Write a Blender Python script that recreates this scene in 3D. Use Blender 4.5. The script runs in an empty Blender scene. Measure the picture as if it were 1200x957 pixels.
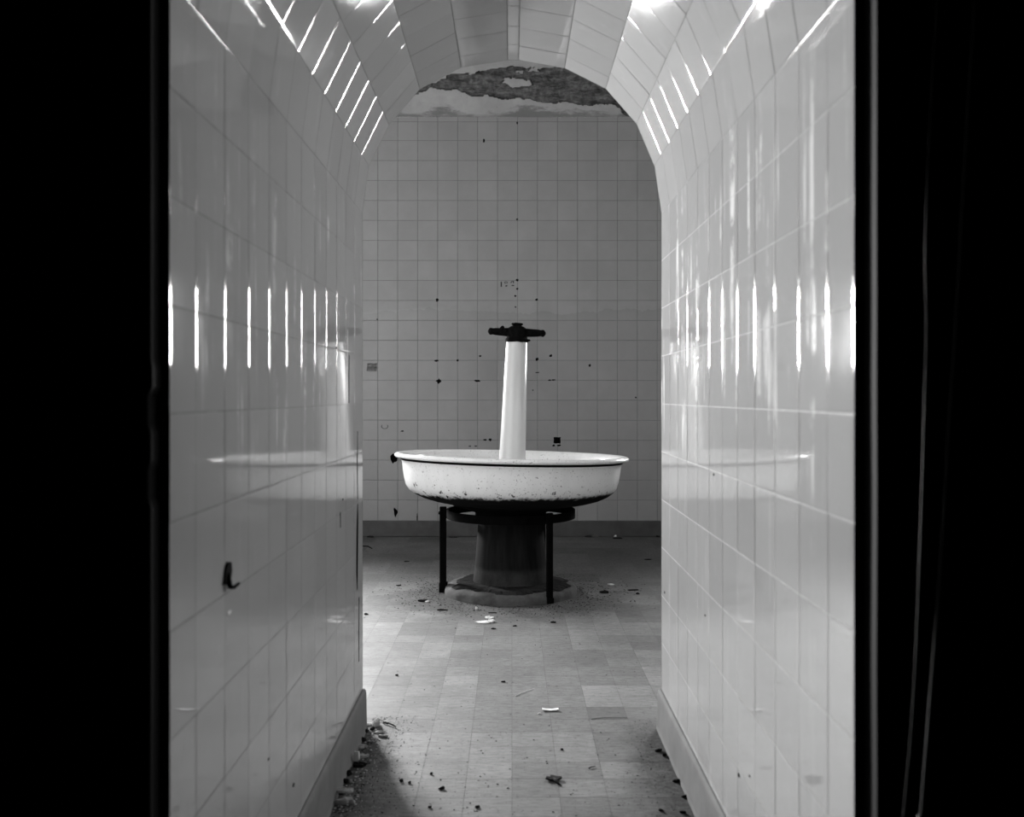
import bpy, bmesh, math, random
from mathutils import Vector, Matrix, noise

S = bpy.context.scene
C = S.collection
R = math.radians
F = 1175.0                      # focal length in pixels of the 1200 px wide frame
EYE = 1.05                      # camera height
HX, HY = 600.0, 464.0           # where the horizon and the passage axis meet

# ------------------------------------------------------------------ materials
def mat(name, base=0.5, rough=0.5, spec=0.5, metallic=0.0, coat=0.0):
    m = bpy.data.materials.new(name)
    m.use_nodes = True
    nt = m.node_tree
    b = nt.nodes['Principled BSDF']
    b.inputs['Base Color'].default_value = (base, base, base, 1)
    b.inputs['Roughness'].default_value = rough
    b.inputs['Specular IOR Level'].default_value = spec
    b.inputs['Metallic'].default_value = metallic
    b.inputs['Coat Weight'].default_value = coat
    b.inputs['Coat Roughness'].default_value = 0.08
    return m, nt, b

class N:
    """small node-building helper"""
    def __init__(s, nt): s.nt = nt
    def new(s, t, **kw):
        n = s.nt.nodes.new(t)
        for k, v in kw.items(): setattr(n, k, v)
        return n
    def link(s, a, b): s.nt.links.new(a, b)
    def coords(s, scale=(1, 1, 1), loc=(0, 0, 0)):
        tc = s.new('ShaderNodeTexCoord')
        mp = s.new('ShaderNodeMapping')
        mp.inputs['Scale'].default_value = scale
        mp.inputs['Location'].default_value = loc
        s.link(tc.outputs['Object'], mp.inputs['Vector'])
        return mp.outputs['Vector']
    def noise(s, vec, scale, detail=4, rough=0.55, dist=0.0):
        n = s.new('ShaderNodeTexNoise')
        n.inputs['Scale'].default_value = scale
        n.inputs['Detail'].default_value = detail
        n.inputs['Roughness'].default_value = rough
        n.inputs['Distortion'].default_value = dist
        s.link(vec, n.inputs['Vector'])
        return n.outputs['Fac']
    def ramp(s, fac, stops):
        n = s.new('ShaderNodeValToRGB')
        cr = n.color_ramp
        while len(cr.elements) < len(stops): cr.elements.new(0.5)
        for e, (p, v) in zip(cr.elements, stops):
            e.position = p; e.color = (v, v, v, 1)
        s.link(fac, n.inputs['Fac'])
        return n.outputs['Color']
    def math(s, op, a, b=None, clamp=False):
        n = s.new('ShaderNodeMath', operation=op, use_clamp=clamp)
        for i, v in enumerate((a, b)):
            if v is None: continue
            if isinstance(v, (int, float)): n.inputs[i].default_value = v
            else: s.link(v, n.inputs[i])
        return n.outputs[0]
    def mix(s, fac, a, b):
        n = s.new('ShaderNodeMix', data_type='FLOAT')
        for i, v in ((0, fac), (2, a), (3, b)):
            if isinstance(v, (int, float)): n.inputs[i].default_value = v
            else: s.link(v, n.inputs[i])
        return n.outputs[0]
    def attr(s, name):
        n = s.new('ShaderNodeAttribute', attribute_name=name)
        return n.outputs['Fac']
    def sep(s, vec):
        n = s.new('ShaderNodeSeparateXYZ'); s.link(vec, n.inputs[0]); return n.outputs
    def bump(s, h, strength, dist, b):
        n = s.new('ShaderNodeBump')
        n.inputs['Strength'].default_value = strength
        n.inputs['Distance'].default_value = dist
        s.link(h, n.inputs['Height']); s.link(n.outputs[0], b.inputs['Normal'])
    def smooth(s, v, lo, hi):
        n = s.new('ShaderNodeMapRange', interpolation_type='SMOOTHSTEP')
        n.inputs['From Min'].default_value = lo; n.inputs['From Max'].default_value = hi
        s.link(v, n.inputs['Value'])
        return n.outputs['Result']

def m_glaze(name, base, streaks, rough=0.09):
    """white glazed tile, with limescale runs and dust"""
    m, nt, b = mat(name, base, rough, 0.5)
    n = N(nt)
    tone = n.attr('tone')
    v = n.mix(tone, base * 0.94, base * 1.05)
    cloud = n.noise(n.coords((1, 1, 1)), 3.2, 5, 0.6)
    runs = n.noise(n.coords((14, 14, 0.9)), 1.6, 5, 0.62)
    blot = n.noise(n.coords((1, 1, 1), (5, 2, 7)), 7.0, 6, 0.65)
    z = n.sep(n.coords())[2]
    band = n.math('MULTIPLY', n.smooth(z, 0.85, 1.05), n.math('SUBTRACT', 1.0, n.smooth(z, 1.3, 1.75)))
    lime = n.math('MULTIPLY', n.smooth(runs, 0.52, 0.72), n.smooth(blot, 0.42, 0.62))
    lime = n.math('MULTIPLY', lime, n.math('ADD', n.math('MULTIPLY', band, 0.9), 0.12))
    lime = n.math('MULTIPLY', lime, streaks, True)
    v = n.mix(n.math('MULTIPLY', n.smooth(cloud, 0.45, 0.75), 0.25), v, base * 0.9)
    v = n.mix(lime, v, min(0.95, base * 1.7))
    n.link(v, b.inputs['Base Color'])
    r = n.mix(n.smooth(cloud, 0.35, 0.8), rough * 0.8, rough * 1.5)
    r = n.mix(lime, r, 0.3)
    n.link(n.mix(n.math('MULTIPLY', lime, 3.5, True), 0.5, 0.0), b.inputs['Specular IOR Level'])
    n.link(r, b.inputs['Roughness'])
    return m

def m_plain_tile(name, base):
    m, nt, b = mat(name, base, 0.3, 0.35)
    n = N(nt)
    tone = n.attr('tone')
    v = n.mix(tone, base * 0.96, base * 1.03)
    z = n.sep(n.coords())[2]
    warp = n.noise(n.coords((1.3, 1, 1)), 2.6, 4, 0.6)
    edge = n.math('ADD', z, n.math('MULTIPLY', n.math('SUBTRACT', warp, 0.5), 0.22))
    up = n.smooth(edge, 1.66, 1.74)               # the tiles above head height carry a pale film
    v = n.mix(up, n.math('MULTIPLY', v, 0.9), v)
    cl = n.noise(n.coords(), 5.0, 5, 0.65)
    v = n.math('MULTIPLY', v, n.mix(n.smooth(cl, 0.3, 0.8), 0.95, 1.05))
    n.link(v, b.inputs['Base Color'])
    n.link(n.mix(up, 0.22, 0.5), b.inputs['Roughness'])
    return m

def m_noise(name, lo, hi, scale, rough=0.8, bump=0.3, bdist=0.004, spec=0.3, stretch=(1, 1, 1), detail=6):
    m, nt, b = mat(name, (lo + hi) / 2, rough, spec)
    n = N(nt)
    f = n.noise(n.coords(stretch), scale, detail, 0.62)
    n.link(n.ramp(f, [(0.3, lo), (0.7, hi)]), b.inputs['Base Color'])
    if bump: n.bump(f, bump, bdist, b)
    return m

def m_floor():
    m, nt, b = mat('floor_tile', 0.3, 0.75, 0.15)
    n = N(nt)
    tone = n.attr('tone')
    v = n.mix(tone, 0.08, 0.18)
    fine = n.noise(n.coords((14, 55, 14)), 1.6, 6, 0.7)
    v = n.math('MULTIPLY', v, n.mix(n.smooth(fine, 0.25, 0.75), 0.66, 1.26))
    cl = n.noise(n.coords(), 2.2, 6, 0.65)
    v = n.math('MULTIPLY', v, n.mix(n.smooth(cl, 0.3, 0.7), 0.8, 1.12))
    spk = n.noise(n.coords(), 95.0, 3, 0.6)
    v = n.math('MULTIPLY', v, n.mix(n.smooth(spk, 0.60, 0.70), 1.0, 0.35))
    # trodden dirt round plinth; dirt with painted-in shade along passage walls and at back
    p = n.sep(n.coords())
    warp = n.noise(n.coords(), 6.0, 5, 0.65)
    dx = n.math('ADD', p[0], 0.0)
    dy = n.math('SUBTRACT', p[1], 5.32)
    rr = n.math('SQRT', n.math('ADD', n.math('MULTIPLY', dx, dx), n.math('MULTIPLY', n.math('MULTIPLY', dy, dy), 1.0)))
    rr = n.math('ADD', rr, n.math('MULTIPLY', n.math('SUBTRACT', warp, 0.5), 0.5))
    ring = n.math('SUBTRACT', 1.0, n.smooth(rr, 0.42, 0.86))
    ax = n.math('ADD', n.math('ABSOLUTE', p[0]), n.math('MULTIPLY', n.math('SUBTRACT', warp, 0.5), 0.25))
    side = n.math('MULTIPLY', n.smooth(ax, 0.29, 0.45), n.math('SUBTRACT', 1.0, n.smooth(p[1], 3.05, 3.35)))  # wall-side dirt, deepened to paint the shadow at both wall feet
    dirt = n.math('MAXIMUM', n.math('MAXIMUM', n.math('MULTIPLY', ring, 0.85), n.math('MULTIPLY', n.smooth(p[1], 4.7, 5.9), 0.68)), n.math('MULTIPLY', side, 0.92))  # back and side terms carry painted shade as well as dirt
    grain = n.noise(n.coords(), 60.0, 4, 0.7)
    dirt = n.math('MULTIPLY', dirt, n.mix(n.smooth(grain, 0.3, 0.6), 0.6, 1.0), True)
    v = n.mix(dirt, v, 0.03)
    n.link(v, b.inputs['Base Color'])
    n.bump(fine, 0.12, 0.003, b)
    n.link(n.mix(dirt, 0.7, 0.95), b.inputs['Roughness'])
    return m

def m_enamel(name, base, lo, hi, chips):
    """white enamel that has flaked off to dark iron below height hi -> lo"""
    m, nt, b = mat(name, base, 0.16, 0.5)
    n = N(nt)
    z = n.sep(n.coords())[2]
    big = n.noise(n.coords(), 9.0, 6, 0.7)
    sm = n.noise(n.coords(), 34.0, 6, 0.66)
    spk = n.noise(n.coords((1, 1, 1), (3, 1, 2)), 120.0, 3, 0.6)
    e = n.math('ADD', z, n.math('MULTIPLY', n.math('SUBTRACT', big, 0.5), 0.05))
    e = n.math('ADD', e, n.math('MULTIPLY', n.math('SUBTRACT', sm, 0.5), 0.05))
    bare = n.math('SUBTRACT', 1.0, n.smooth(e, lo, hi))
    low = n.math('SUBTRACT', 1.0, n.smooth(z, hi, hi + 0.13))
    th = n.math('SUBTRACT', sm, n.mix(low, 0.12, 0.0))
    chip = n.math('MULTIPLY', n.smooth(th, 0.585, 0.605), n.smooth(big, 0.40, 0.52))
    pin = n.math('MULTIPLY', n.smooth(spk, 0.60, 0.68), n.smooth(big, 0.36, 0.6))
    dark = n.math('MAXIMUM', bare, n.math('MULTIPLY', n.math('MAXIMUM', chip, n.math('MULTIPLY', pin, 0.75)), chips))
    film = n.math('MULTIPLY', n.smooth(n.noise(n.coords((6, 6, 1.2)), 2.4, 5, 0.6), 0.45, 0.75), 0.25)
    v = n.mix(film, base, base * 0.72)
    n.link(n.mix(dark, v, 0.008), b.inputs['Base Color'])
    n.link(n.mix(dark, 0.5, 0.03), b.inputs['Specular IOR Level'])
    n.link(n.mix(dark, 0.16, 0.8), b.inputs['Roughness'])
    return m

def m_pedestal():
    m, nt, b = mat('pedestal_paint', 0.03, 0.75, 0.05)
    n = N(nt)
    z = n.sep(n.coords())[2]
    w = n.noise(n.coords((1, 1, 0.6)), 14.0, 6, 0.7)
    e = n.math('ADD', z, n.math('MULTIPLY', n.math('SUBTRACT', w, 0.5), 0.06))
    low = n.math('SUBTRACT', 1.0, n.smooth(e, 0.125, 0.16))
    runs = n.noise(n.coords((20, 20, 2.0)), 1.6, 4, 0.6)
    v = n.mix(n.smooth(runs, 0.4, 0.7), 0.005, 0.012)
    fl = n.noise(n.coords((1, 1, 0.6)), 30.0, 3, 0.5)
    v = n.mix(n.smooth(fl, 0.75, 0.77), v, 0.5)
    v = n.mix(low, v, n.mix(n.smooth(w, 0.3, 0.7), 0.014, 0.034))
    n.link(v, b.inputs['Base Color'])
    return m

def m_plaster():
    m, nt, b = mat('ceiling_plaster', 0.5, 0.85, 0.2)
    n = N(nt)
    z = n.sep(n.coords())[2]
    x = n.coords()
    cl = n.noise(x, 4.0, 6, 0.65)
    v = n.mix(n.smooth(cl, 0.3, 0.75), 0.29, 0.38)
    w = n.noise(n.coords((1.0, 1, 3)), 2.4, 6, 0.7)
    ed = n.math('SUBTRACT', z, n.math('MULTIPLY', n.smooth(w, 0.35, 0.75), 0.11))
    mould = n.math('MULTIPLY', n.math('SUBTRACT', 1.0, n.smooth(ed, 3.12, 3.17)), 0.65)
    v = n.mix(mould, v, 0.08)
    sp = n.noise(x, 70.0, 3, 0.6)
    v = n.mix(n.smooth(sp, 0.68, 0.72), v, 0.16)
    n.link(v, b.inputs['Base Color'])
    n.bump(cl, 0.25, 0.01, b)
    return m

def m_brickwork():
    m, nt, b = mat('bare_brickwork', 0.1, 0.95, 0.1)
    n = N(nt)
    a = n.noise(n.coords((4.0, 9, 22)), 1.5, 7, 0.72)
    c = n.noise(n.coords((1, 1, 1)), 24.0, 6, 0.7)
    v = n.ramp(a, [(0.32, 0.05), (0.52, 0.13), (0.72, 0.2)])
    vv = n.new('ShaderNodeSeparateColor'); n.link(v, vv.inputs[0])
    v = n.math('MULTIPLY', vv.outputs[0], n.mix(n.smooth(c, 0.3, 0.7), 0.55, 1.35))
    v = n.mix(n.math('MULTIPLY', n.smooth(c, 0.66, 0.7), n.smooth(a, 0.5, 0.6)), v, 0.3)
    n.link(v, b.inputs['Base Color'])
    n.bump(c, 0.9, 0.02, b)
    return m

M = dict(
    glaze=m_glaze('white_glazed_tile', 0.335, 0.7, 0.05),
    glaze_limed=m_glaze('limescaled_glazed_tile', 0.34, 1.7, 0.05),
    grout_lit=m_noise('lit_side_grout', 0.30, 0.48, 30, 0.9, 0.2),  # paler copy of the grout; the right wall's light is put in its colour
    plain=m_plain_tile('matt_wall_tile', 0.235),
    grout=m_noise('old_grout', 0.09, 0.20, 30, 0.9, 0.2),
    grout_dark=m_noise('dirty_grout', 0.05, 0.12, 8, 0.9, 0),
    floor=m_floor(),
    floor_joint=m_noise('floor_joint', 0.035, 0.08, 20, 0.9, 0),
    base=m_noise('grey_skirting', 0.09, 0.13, 9, 0.8, 0.12, 0.003, 0.12),
    base_dark=m_noise('dark_skirting', 0.035, 0.06, 8, 0.6, 0.12, 0.003),
    plaster=m_plaster(),
    brick=m_brickwork(),
    black=m_noise('unlit_dark_plaster', 0.010, 0.03, 5, 0.9, 0.2),  # near-black colour stands for the darkness of the unlit room
    wood=m_noise('dark_painted_wood', 0.010, 0.018, 6, 0.85, 0.2, 0.002, 0.1, stretch=(8, 8, 0.6)),
    enamel=m_enamel('chipped_white_enamel', 0.74, 0.540, 0.562, 1.0),
    porcelain=m_enamel('white_porcelain', 0.46, -2.0, -1.9, 0.0),
    rust=m_noise('black_rusted_iron', 0.001, 0.006, 40, 0.9, 0.5, 0.004, 0.02),
    iron=m_noise('black_iron', 0.001, 0.004, 20, 0.9, 0.2, 0.002, 0.02),
    pedestal=m_pedestal(),
    concrete=m_noise('stained_concrete', 0.035, 0.10, 12, 0.9, 0.4, 0.006, 0.08),
    pit=m_noise('dark_pit', 0.001, 0.004, 60, 0.95, 0.3, 0.002, 0.0),
    chip_pale=m_noise('pale_plaster_chip', 0.55, 0.75, 40, 0.85, 0.3),
    chip_mid=m_noise('grey_plaster_chip', 0.24, 0.48, 40, 0.85, 0.3),
    chip_dark=m_noise('dark_debris', 0.005, 0.02, 40, 0.9, 0.3, 0.004, 0.03),
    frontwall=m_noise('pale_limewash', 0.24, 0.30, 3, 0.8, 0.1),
    paint=m_noise('black_stencil_paint', 0.012, 0.02, 40, 0.6, 0),
    rubber=m_noise('grey_cable_sheath', 0.006, 0.012, 30, 0.5, 0, 0.004, 0.2),
    winframe=m_noise('pale_window_paint', 0.4, 0.5, 20, 0.6, 0.1),
)

# ------------------------------------------------------------------ object helpers
def link(name, me, mats, parent=None, smooth=False):
    for m in (mats if isinstance(mats, (list, tuple)) else [mats]):
        me.materials.append(M[m])
    if smooth:
        me.polygons.foreach_set('use_smooth', [True] * len(me.polygons))
    o = bpy.data.objects.new(name, me)
    C.objects.link(o)
    if parent is not None: o.parent = parent
    return o

def obj(name, bm, mats, parent=None, smooth=False, bevel=0.0, segs=2):
    bmesh.ops.recalc_face_normals(bm, faces=bm.faces)
    me = bpy.data.meshes.new(name)
    bm.to_mesh(me); bm.free()
    o = link(name, me, mats, parent, smooth)
    if bevel:
        md = o.modifiers.new('bevel', 'BEVEL'); md.width = bevel; md.segments = segs
        md.limit_method = 'ANGLE'; md.angle_limit = R(35)
    return o

def tag(o, label, cat, group=None, kind=None):
    o['label'] = label; o['category'] = cat
    if group: o['group'] = group
    if kind: o['kind'] = kind
    return o

def struct(o, label, cat):
    return tag(o, label, cat, kind='structure')

def thing(name, label, cat, loc=(0, 0, 0), rot=(0, 0, 0), group=None):
    o = bpy.data.objects.new(name, None)
    o.empty_display_size = 0.1
    C.objects.link(o)
    o.location = loc; o.rotation_euler = rot
    return tag(o, label, cat, group)

def box(bm, x0, x1, y0, y1, z0, z1, mi=0):
    v = [bm.verts.new(p) for p in ((x0, y0, z0), (x1, y0, z0), (x1, y1, z0), (x0, y1, z0),
                                   (x0, y0, z1), (x1, y0, z1), (x1, y1, z1), (x0, y1, z1))]
    for q in ((0, 3, 2, 1), (4, 5, 6, 7), (0, 1, 5, 4), (1, 2, 6, 5), (2, 3, 7, 6), (3, 0, 4, 7)):
        f = bm.faces.new([v[i] for i in q]); f.material_index = mi

def lathe(bm, prof, seg=96, cx=0, cy=0, closed=False, lean=None):
    """prof: (radius, height) pairs; a zero radius closes the end"""
    rings = []
    for r, z in prof:
        ox, oy = (lean(z) if lean else (0, 0))
        if r < 1e-6:
            rings.append([bm.verts.new((cx + ox, cy + oy, z))])
        else:
            rings.append([bm.verts.new((cx + ox + r * math.cos(2 * math.pi * i / seg),
                                        cy + oy + r * math.sin(2 * math.pi * i / seg), z)) for i in range(seg)])
    pairs = list(zip(rings, rings[1:])) + ([(rings[-1], rings[0])] if closed else [])
    for a, b in pairs:
        for i in range(seg):
            j = (i + 1) % seg
            if len(a) == 1 and len(b) == 1: continue
            if len(a) == 1: bm.faces.new((a[0], b[j], b[i]))
            elif len(b) == 1: bm.faces.new((a[i], a[j], b[0]))
            else: bm.faces.new((a[i], a[j], b[j], b[i]))

def tube(bm, pts, rad, seg=12, caps=True):
    """pts: points; rad: one radius or one for each point"""
    pts = [Vector(p) for p in pts]
    rads = rad if isinstance(rad, (list, tuple)) else [rad] * len(pts)
    prev = None; rings = []
    for i, p in enumerate(pts):
        d = (pts[min(i + 1, len(pts) - 1)] - pts[max(i - 1, 0)]).normalized()
        if prev is None:
            up = Vector((0, 0, 1)) if abs(d.z) < 0.9 else Vector((1, 0, 0))
            a = d.cross(up).normalized()
        else:
            a = (prev - d * prev.dot(d)).normalized()
        prev = a; b = d.cross(a)
        rings.append([bm.verts.new(p + rads[i] * (math.cos(2 * math.pi * k / seg) * a + math.sin(2 * math.pi * k / seg) * b)) for k in range(seg)])
    for a, b in zip(rings, rings[1:]):
        for k in range(seg):
            bm.faces.new((a[k], a[(k + 1) % seg], b[(k + 1) % seg], b[k]))
    if caps:
        bm.faces.new(rings[0][::-1]); bm.faces.new(rings[-1])

def floor_at(px, py, z=0.0):
    """the point on the floor (or at height z) that the photograph shows at px, py"""
    y = F * (EYE - z) / (py - HY)
    return Vector(((px - HX) * y / F, y, z))

# ------------------------------------------------------------------ tiled surfaces
class Tiles:
    def __init__(s, seed, samples, depth, drop, tilt=0.0012, lift=0.0002):
        s.v = []; s.f = []; s.t = []; s.mi = []
        s.rng = random.Random(seed)
        s.samples = samples; s.depth = depth; s.drop = drop; s.tilt = tilt; s.lift = lift
    def pos(s, w):
        ds = [d for d in s.samples if d < w / 2 - 0.002]
        return ds + [w / 2] + [w - d for d in reversed(ds)]
    def prof(s, d):
        if d >= s.depth: return 0.0
        return -s.drop * (1 - d / s.depth) ** 3
    def tile(s, O, U, V, Nn, w, h, tone=None):
        us, vs = s.pos(w), s.pos(h)
        base = len(s.v)
        g = s.rng
        tu, tv = g.gauss(0, s.tilt), g.gauss(0, s.tilt)
        if w < 0.08: tu = 0
        if h < 0.08: tv = 0
        lf = g.uniform(-s.lift, s.lift)
        tone = g.random() if tone is None else tone
        for vv in vs:
            for uu in us:
                e = min(s.prof(min(uu, w - uu)), 0.6 * s.prof(min(vv, h - vv)))
                e = e + (uu - w / 2) * tu + (vv - h / 2) * tv + lf
                s.v.append(O + U * uu + V * vv + Nn * e)
        nu = len(us)
        for j in range(len(vs) - 1):
            for i in range(nu - 1):
                a = base + j * nu + i
                s.f.append((a, a + 1, a + nu + 1, a + nu)); s.t.append(tone); s.mi.append(0)
    def quad(s, pts, mi=1):
        b = len(s.v)
        s.v += [Vector(p) for p in pts]
        s.f.append(tuple(range(b, b + len(pts)))); s.t.append(0.5); s.mi.append(mi)
    def build(s, name, mats, smooth=True):
        me = bpy.data.meshes.new(name)
        me.from_pydata([tuple(p) for p in s.v], [], s.f)
        me.polygons.foreach_set('material_index', s.mi)
        at = me.attributes.new('tone', 'FLOAT', 'FACE')
        at.data.foreach_set('value', s.t)
        o = link(name, me, mats)
        me.polygons.foreach_set('use_smooth', [smooth and m == 0 for m in s.mi])
        me.update()
        return o

CUSH = (0.0, 0.0003, 0.0008, 0.0015, 0.0024, 0.0035, 0.0048, 0.0062, 0.008, 0.013)
PL0, PL1 = 1.382, 3.167                 # passage: near mouth, far mouth
PITCH = 0.1504
JOINT = 0.0018
HALF_L, HALF_R = 0.4717, 0.4717
ROW0 = 0.123

def px_far(x, y):
    return Vector(((x - HX) * PL1 / F, 0, EYE + (HY - y) * PL1 / F))

ARCH_R = [px_far(*p) for p in ((775, 250), (766.8, 194.4), (745.8, 145), (709.8, 104), (661.8, 80), (608, 70.5))]
ARCH_L = [px_far(*p) for p in ((425, 250), (432.4, 194.2), (456.0, 146.5), (492.0, 104.4), (540, 79.2), (595, 70.5))]
for A, hx in ((ARCH_R, HALF_R), (ARCH_L, -HALF_L)):
    A[0].x = hx; A[0].z = ROW0 + 10 * PITCH
ARCH = ARCH_L + ARCH_R[::-1]            # left spring, over the crown, right spring

# joints along the passage: the narrow end course, whole courses, then what is left at the near mouth
def courses(far_w):
    ys = [PL1]; y = PL1 - far_w
    while y > PL0:
        ys.append(y); y -= 0.1504
    ys.append(PL0)
    return ys

def strip(T, p, q, Nn, ys, flip=False):
    """one course of tiles along the passage between the lines through p and q (far-mouth cross-section)"""
    V = (q - p); h = V.length; V = V / h
    for a, b in zip(ys, ys[1:]):
        w = a - b - JOINT
        if w < 0.012: continue
        O = Vector((p.x, b + JOINT / 2, p.z)) + V * (JOINT / 2)
        if flip: T.tile(O + V * (h - JOINT), Vector((0, 1, 0)), -V, Nn, w, h - JOINT)
        else: T.tile(O, Vector((0, 1, 0)), V, Nn, w, h - JOINT)

def wall_courses(side, name, seed):
    x = HALF_R if side > 0 else -HALF_L
    T = Tiles(seed, CUSH, 0.0062, 0.00034) if side > 0 else Tiles(seed, CUSH, 0.0048, 0.00026)
    Nn = Vector((-side, 0, 0))
    ys = courses(0.166)
    for r in range(10):
        p = Vector((x, 0, ROW0 + r * PITCH)); q = Vector((x, 0, ROW0 + (r + 1) * PITCH))
        strip(T, p, q, Nn, ys, flip=side > 0)
    xb = x + side * (0.0007 if side > 0 else 0.0008)
    T.quad([(xb, PL0, 0), (xb, PL1, 0), (xb, PL1, ROW0 + 10 * PITCH), (xb, PL0, ROW0 + 10 * PITCH)])
    return T.build(name, ['glaze', 'grout'] if side < 0 else ['glaze_limed', 'grout_lit'])

wl = struct(wall_courses(-1, 'wall_left', 3), 'left glazed white tile wall of the vaulted passage', 'wall')
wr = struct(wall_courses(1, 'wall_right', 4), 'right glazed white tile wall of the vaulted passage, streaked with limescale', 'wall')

T = Tiles(8, CUSH, 0.0062, 0.00030, 0.0016)
offs = [0.160, 0.150, 0.118, 0.152, 0.100, 0.14, 0.128, 0.112, 0.155, 0.148, 0.164]
for k, (p, q) in enumerate(zip(ARCH, ARCH[1:])):
    d = (q - p).normalized()
    Nn = Vector((d.z, 0, -d.x))
    if Nn.dot(Vector((0, 0, 1.6)) - p) < 0: Nn = -Nn
    strip(T, p, q, Nn, courses(offs[k]), flip=False)
    a, b = p - Nn * 0.0007, q - Nn * 0.0007
    T.quad([(a.x, PL0, a.z), (a.x, PL1, a.z), (b.x, PL1, b.z), (b.x, PL0, b.z)])
vault = struct(T.build('ceiling_vault', ['glaze', 'grout']), 'faceted glazed tile vault over the passage', 'vault')

# skirting of the passage: rounded top, stands a little proud of the tiles
def skirting(name, side, mats):
    x = HALF_R if side > 0 else -HALF_L
    bm = bmesh.new()
    prof = [(0.002, 0.126), (-0.004, 0.1255), (-0.008, 0.122), (-0.0105, 0.116), (-0.0115, 0.105), (-0.012, 0.05), (-0.013, 0.012), (-0.016, 0.0)]
    n = 40
    rows = []
    for k in range(n + 1):
        y = PL0 + (PL1 + 0.006 - PL0) * k / n
        rows.append([bm.verts.new((x + side * (d + 0.0012 * noise.noise(Vector((side, y * 3, z * 5)))), y, z)) for d, z in prof])
    for a, b in zip(rows, rows[1:]):
        for i in range(len(prof) - 1):
            bm.faces.new((a[i], a[i + 1], b[i + 1], b[i]))
    e = rows[-1]
    back = [bm.verts.new((x + side * 0.002, PL1 + 0.006, 0))]
    bm.faces.new(e + back)
    return obj(name, bm, mats, smooth=False)
struct(skirting('baseboard_left', -1, 'base'), 'grey skirting along the left passage wall', 'skirting')
struct(skirting('baseboard_right', 1, 'base'), 'grey skirting along the right passage wall', 'skirting')

# ------------------------------------------------------------------ washroom beyond the passage
YB = 7.5                                # back wall
RX = 3.4                                # half width of the room
HC = 3.7                                # ceiling
BP = 0.1494                             # tile pitch on the back wall
TOP = 3.137                             # where the tiling stops
WX0, WX1, WZ0, WZ1 = 1.88, 3.06, 1.27, 1.97   # the two windows, left and right of what the arch shows
EDGE = (0.0, 0.001, 0.0025, 0.004, 0.008)

T = Tiles(21, EDGE, 0.0035, 0.0013, 0.0010)
U, V, Nb = Vector((1, 0, 0)), Vector((0, 0, 1)), Vector((0, -1, 0))
zr = [2.961 - k * BP for k in range(19, -1, -1)]
zr = [z for z in zr if z > 0.118 + 0.03]
zr = [0.118] + zr + [3.101, TOP]
x0 = 0.042 - 23 * BP
for i in range(47):
    xa = x0 + i * BP
    if xa < -RX or xa + BP > RX: continue
    for za, zb in zip(zr, zr[1:]):
        cx, cz = xa + BP / 2, (za + zb) / 2
        if WX0 - 0.06 < abs(cx) < WX1 + 0.06 and WZ0 - 0.06 < cz < WZ1 + 0.06: continue
        j = 0.0022
        T.tile(Vector((xa + j / 2, YB, za + j / 2)), U, V, Nb, BP - j, zb - za - j)
yb = YB + 0.0014
def wq(xa, xb, za, zb): T.quad([(xa, yb, za), (xb, yb, za), (xb, yb, zb), (xa, yb, zb)])
wq(-RX, -WX1, 0, TOP); wq(-WX1, -WX0, 0, WZ0); wq(-WX1, -WX0, WZ1, TOP); wq(-WX0, WX0, 0, TOP)
wq(WX0, WX1, 0, WZ0); wq(WX0, WX1, WZ1, TOP); wq(WX1, RX, 0, TOP)
for s in (-1, 1):                       # window reveals
    a, b = s * WX0, s * WX1
    T.quad([(a, yb, WZ0), (a, yb + .5, WZ0), (a, yb + .5, WZ1), (a, yb, WZ1)])
    T.quad([(b, yb, WZ0), (b, yb + .5, WZ0), (b, yb + .5, WZ1), (b, yb, WZ1)])
    T.quad([(a, yb, WZ0), (b, yb, WZ0), (b, yb + .5, WZ0), (a, yb + .5, WZ0)])
    T.quad([(a, yb, WZ1), (b, yb, WZ1), (b, yb + .5, WZ1), (a, yb + .5, WZ1)])
wall_back = struct(T.build('wall_back', ['plain', 'grout_dark']), 'grey tiled back wall of the washroom behind the basin', 'wall')

for k, s in ((1, -1), (2, 1)):          # painted window frames with one mullion
    bm = bmesh.new()
    a, b = sorted((s * WX0, s * WX1))
    y0, y1 = YB + 0.36, YB + 0.41
    box(bm, a, a + .04, y0, y1, WZ0, WZ1); box(bm, b - .04, b, y0, y1, WZ0, WZ1)
    box(bm, a, b, y0, y1, WZ0, WZ0 + .03); box(bm, a, b, y0, y1, WZ1 - .04, WZ1)
    m_ = (a + b) / 2
    box(bm, m_ - .02, m_ + .02, y0, y1, WZ0, WZ1)
    struct(obj('window_%d' % k, bm, 'winframe'), '%s window frame in the back wall of the washroom' % ('left' if s < 0 else 'right'), 'window')

bm = bmesh.new()                        # dark skirting of the back wall
box(bm, -RX, RX, YB - 0.014, YB + 0.001, 0, 0.118)
struct(obj('baseboard_back', bm, 'base_dark', bevel=0.006), 'dark grey skirting at the foot of the back wall', 'skirting')

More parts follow.
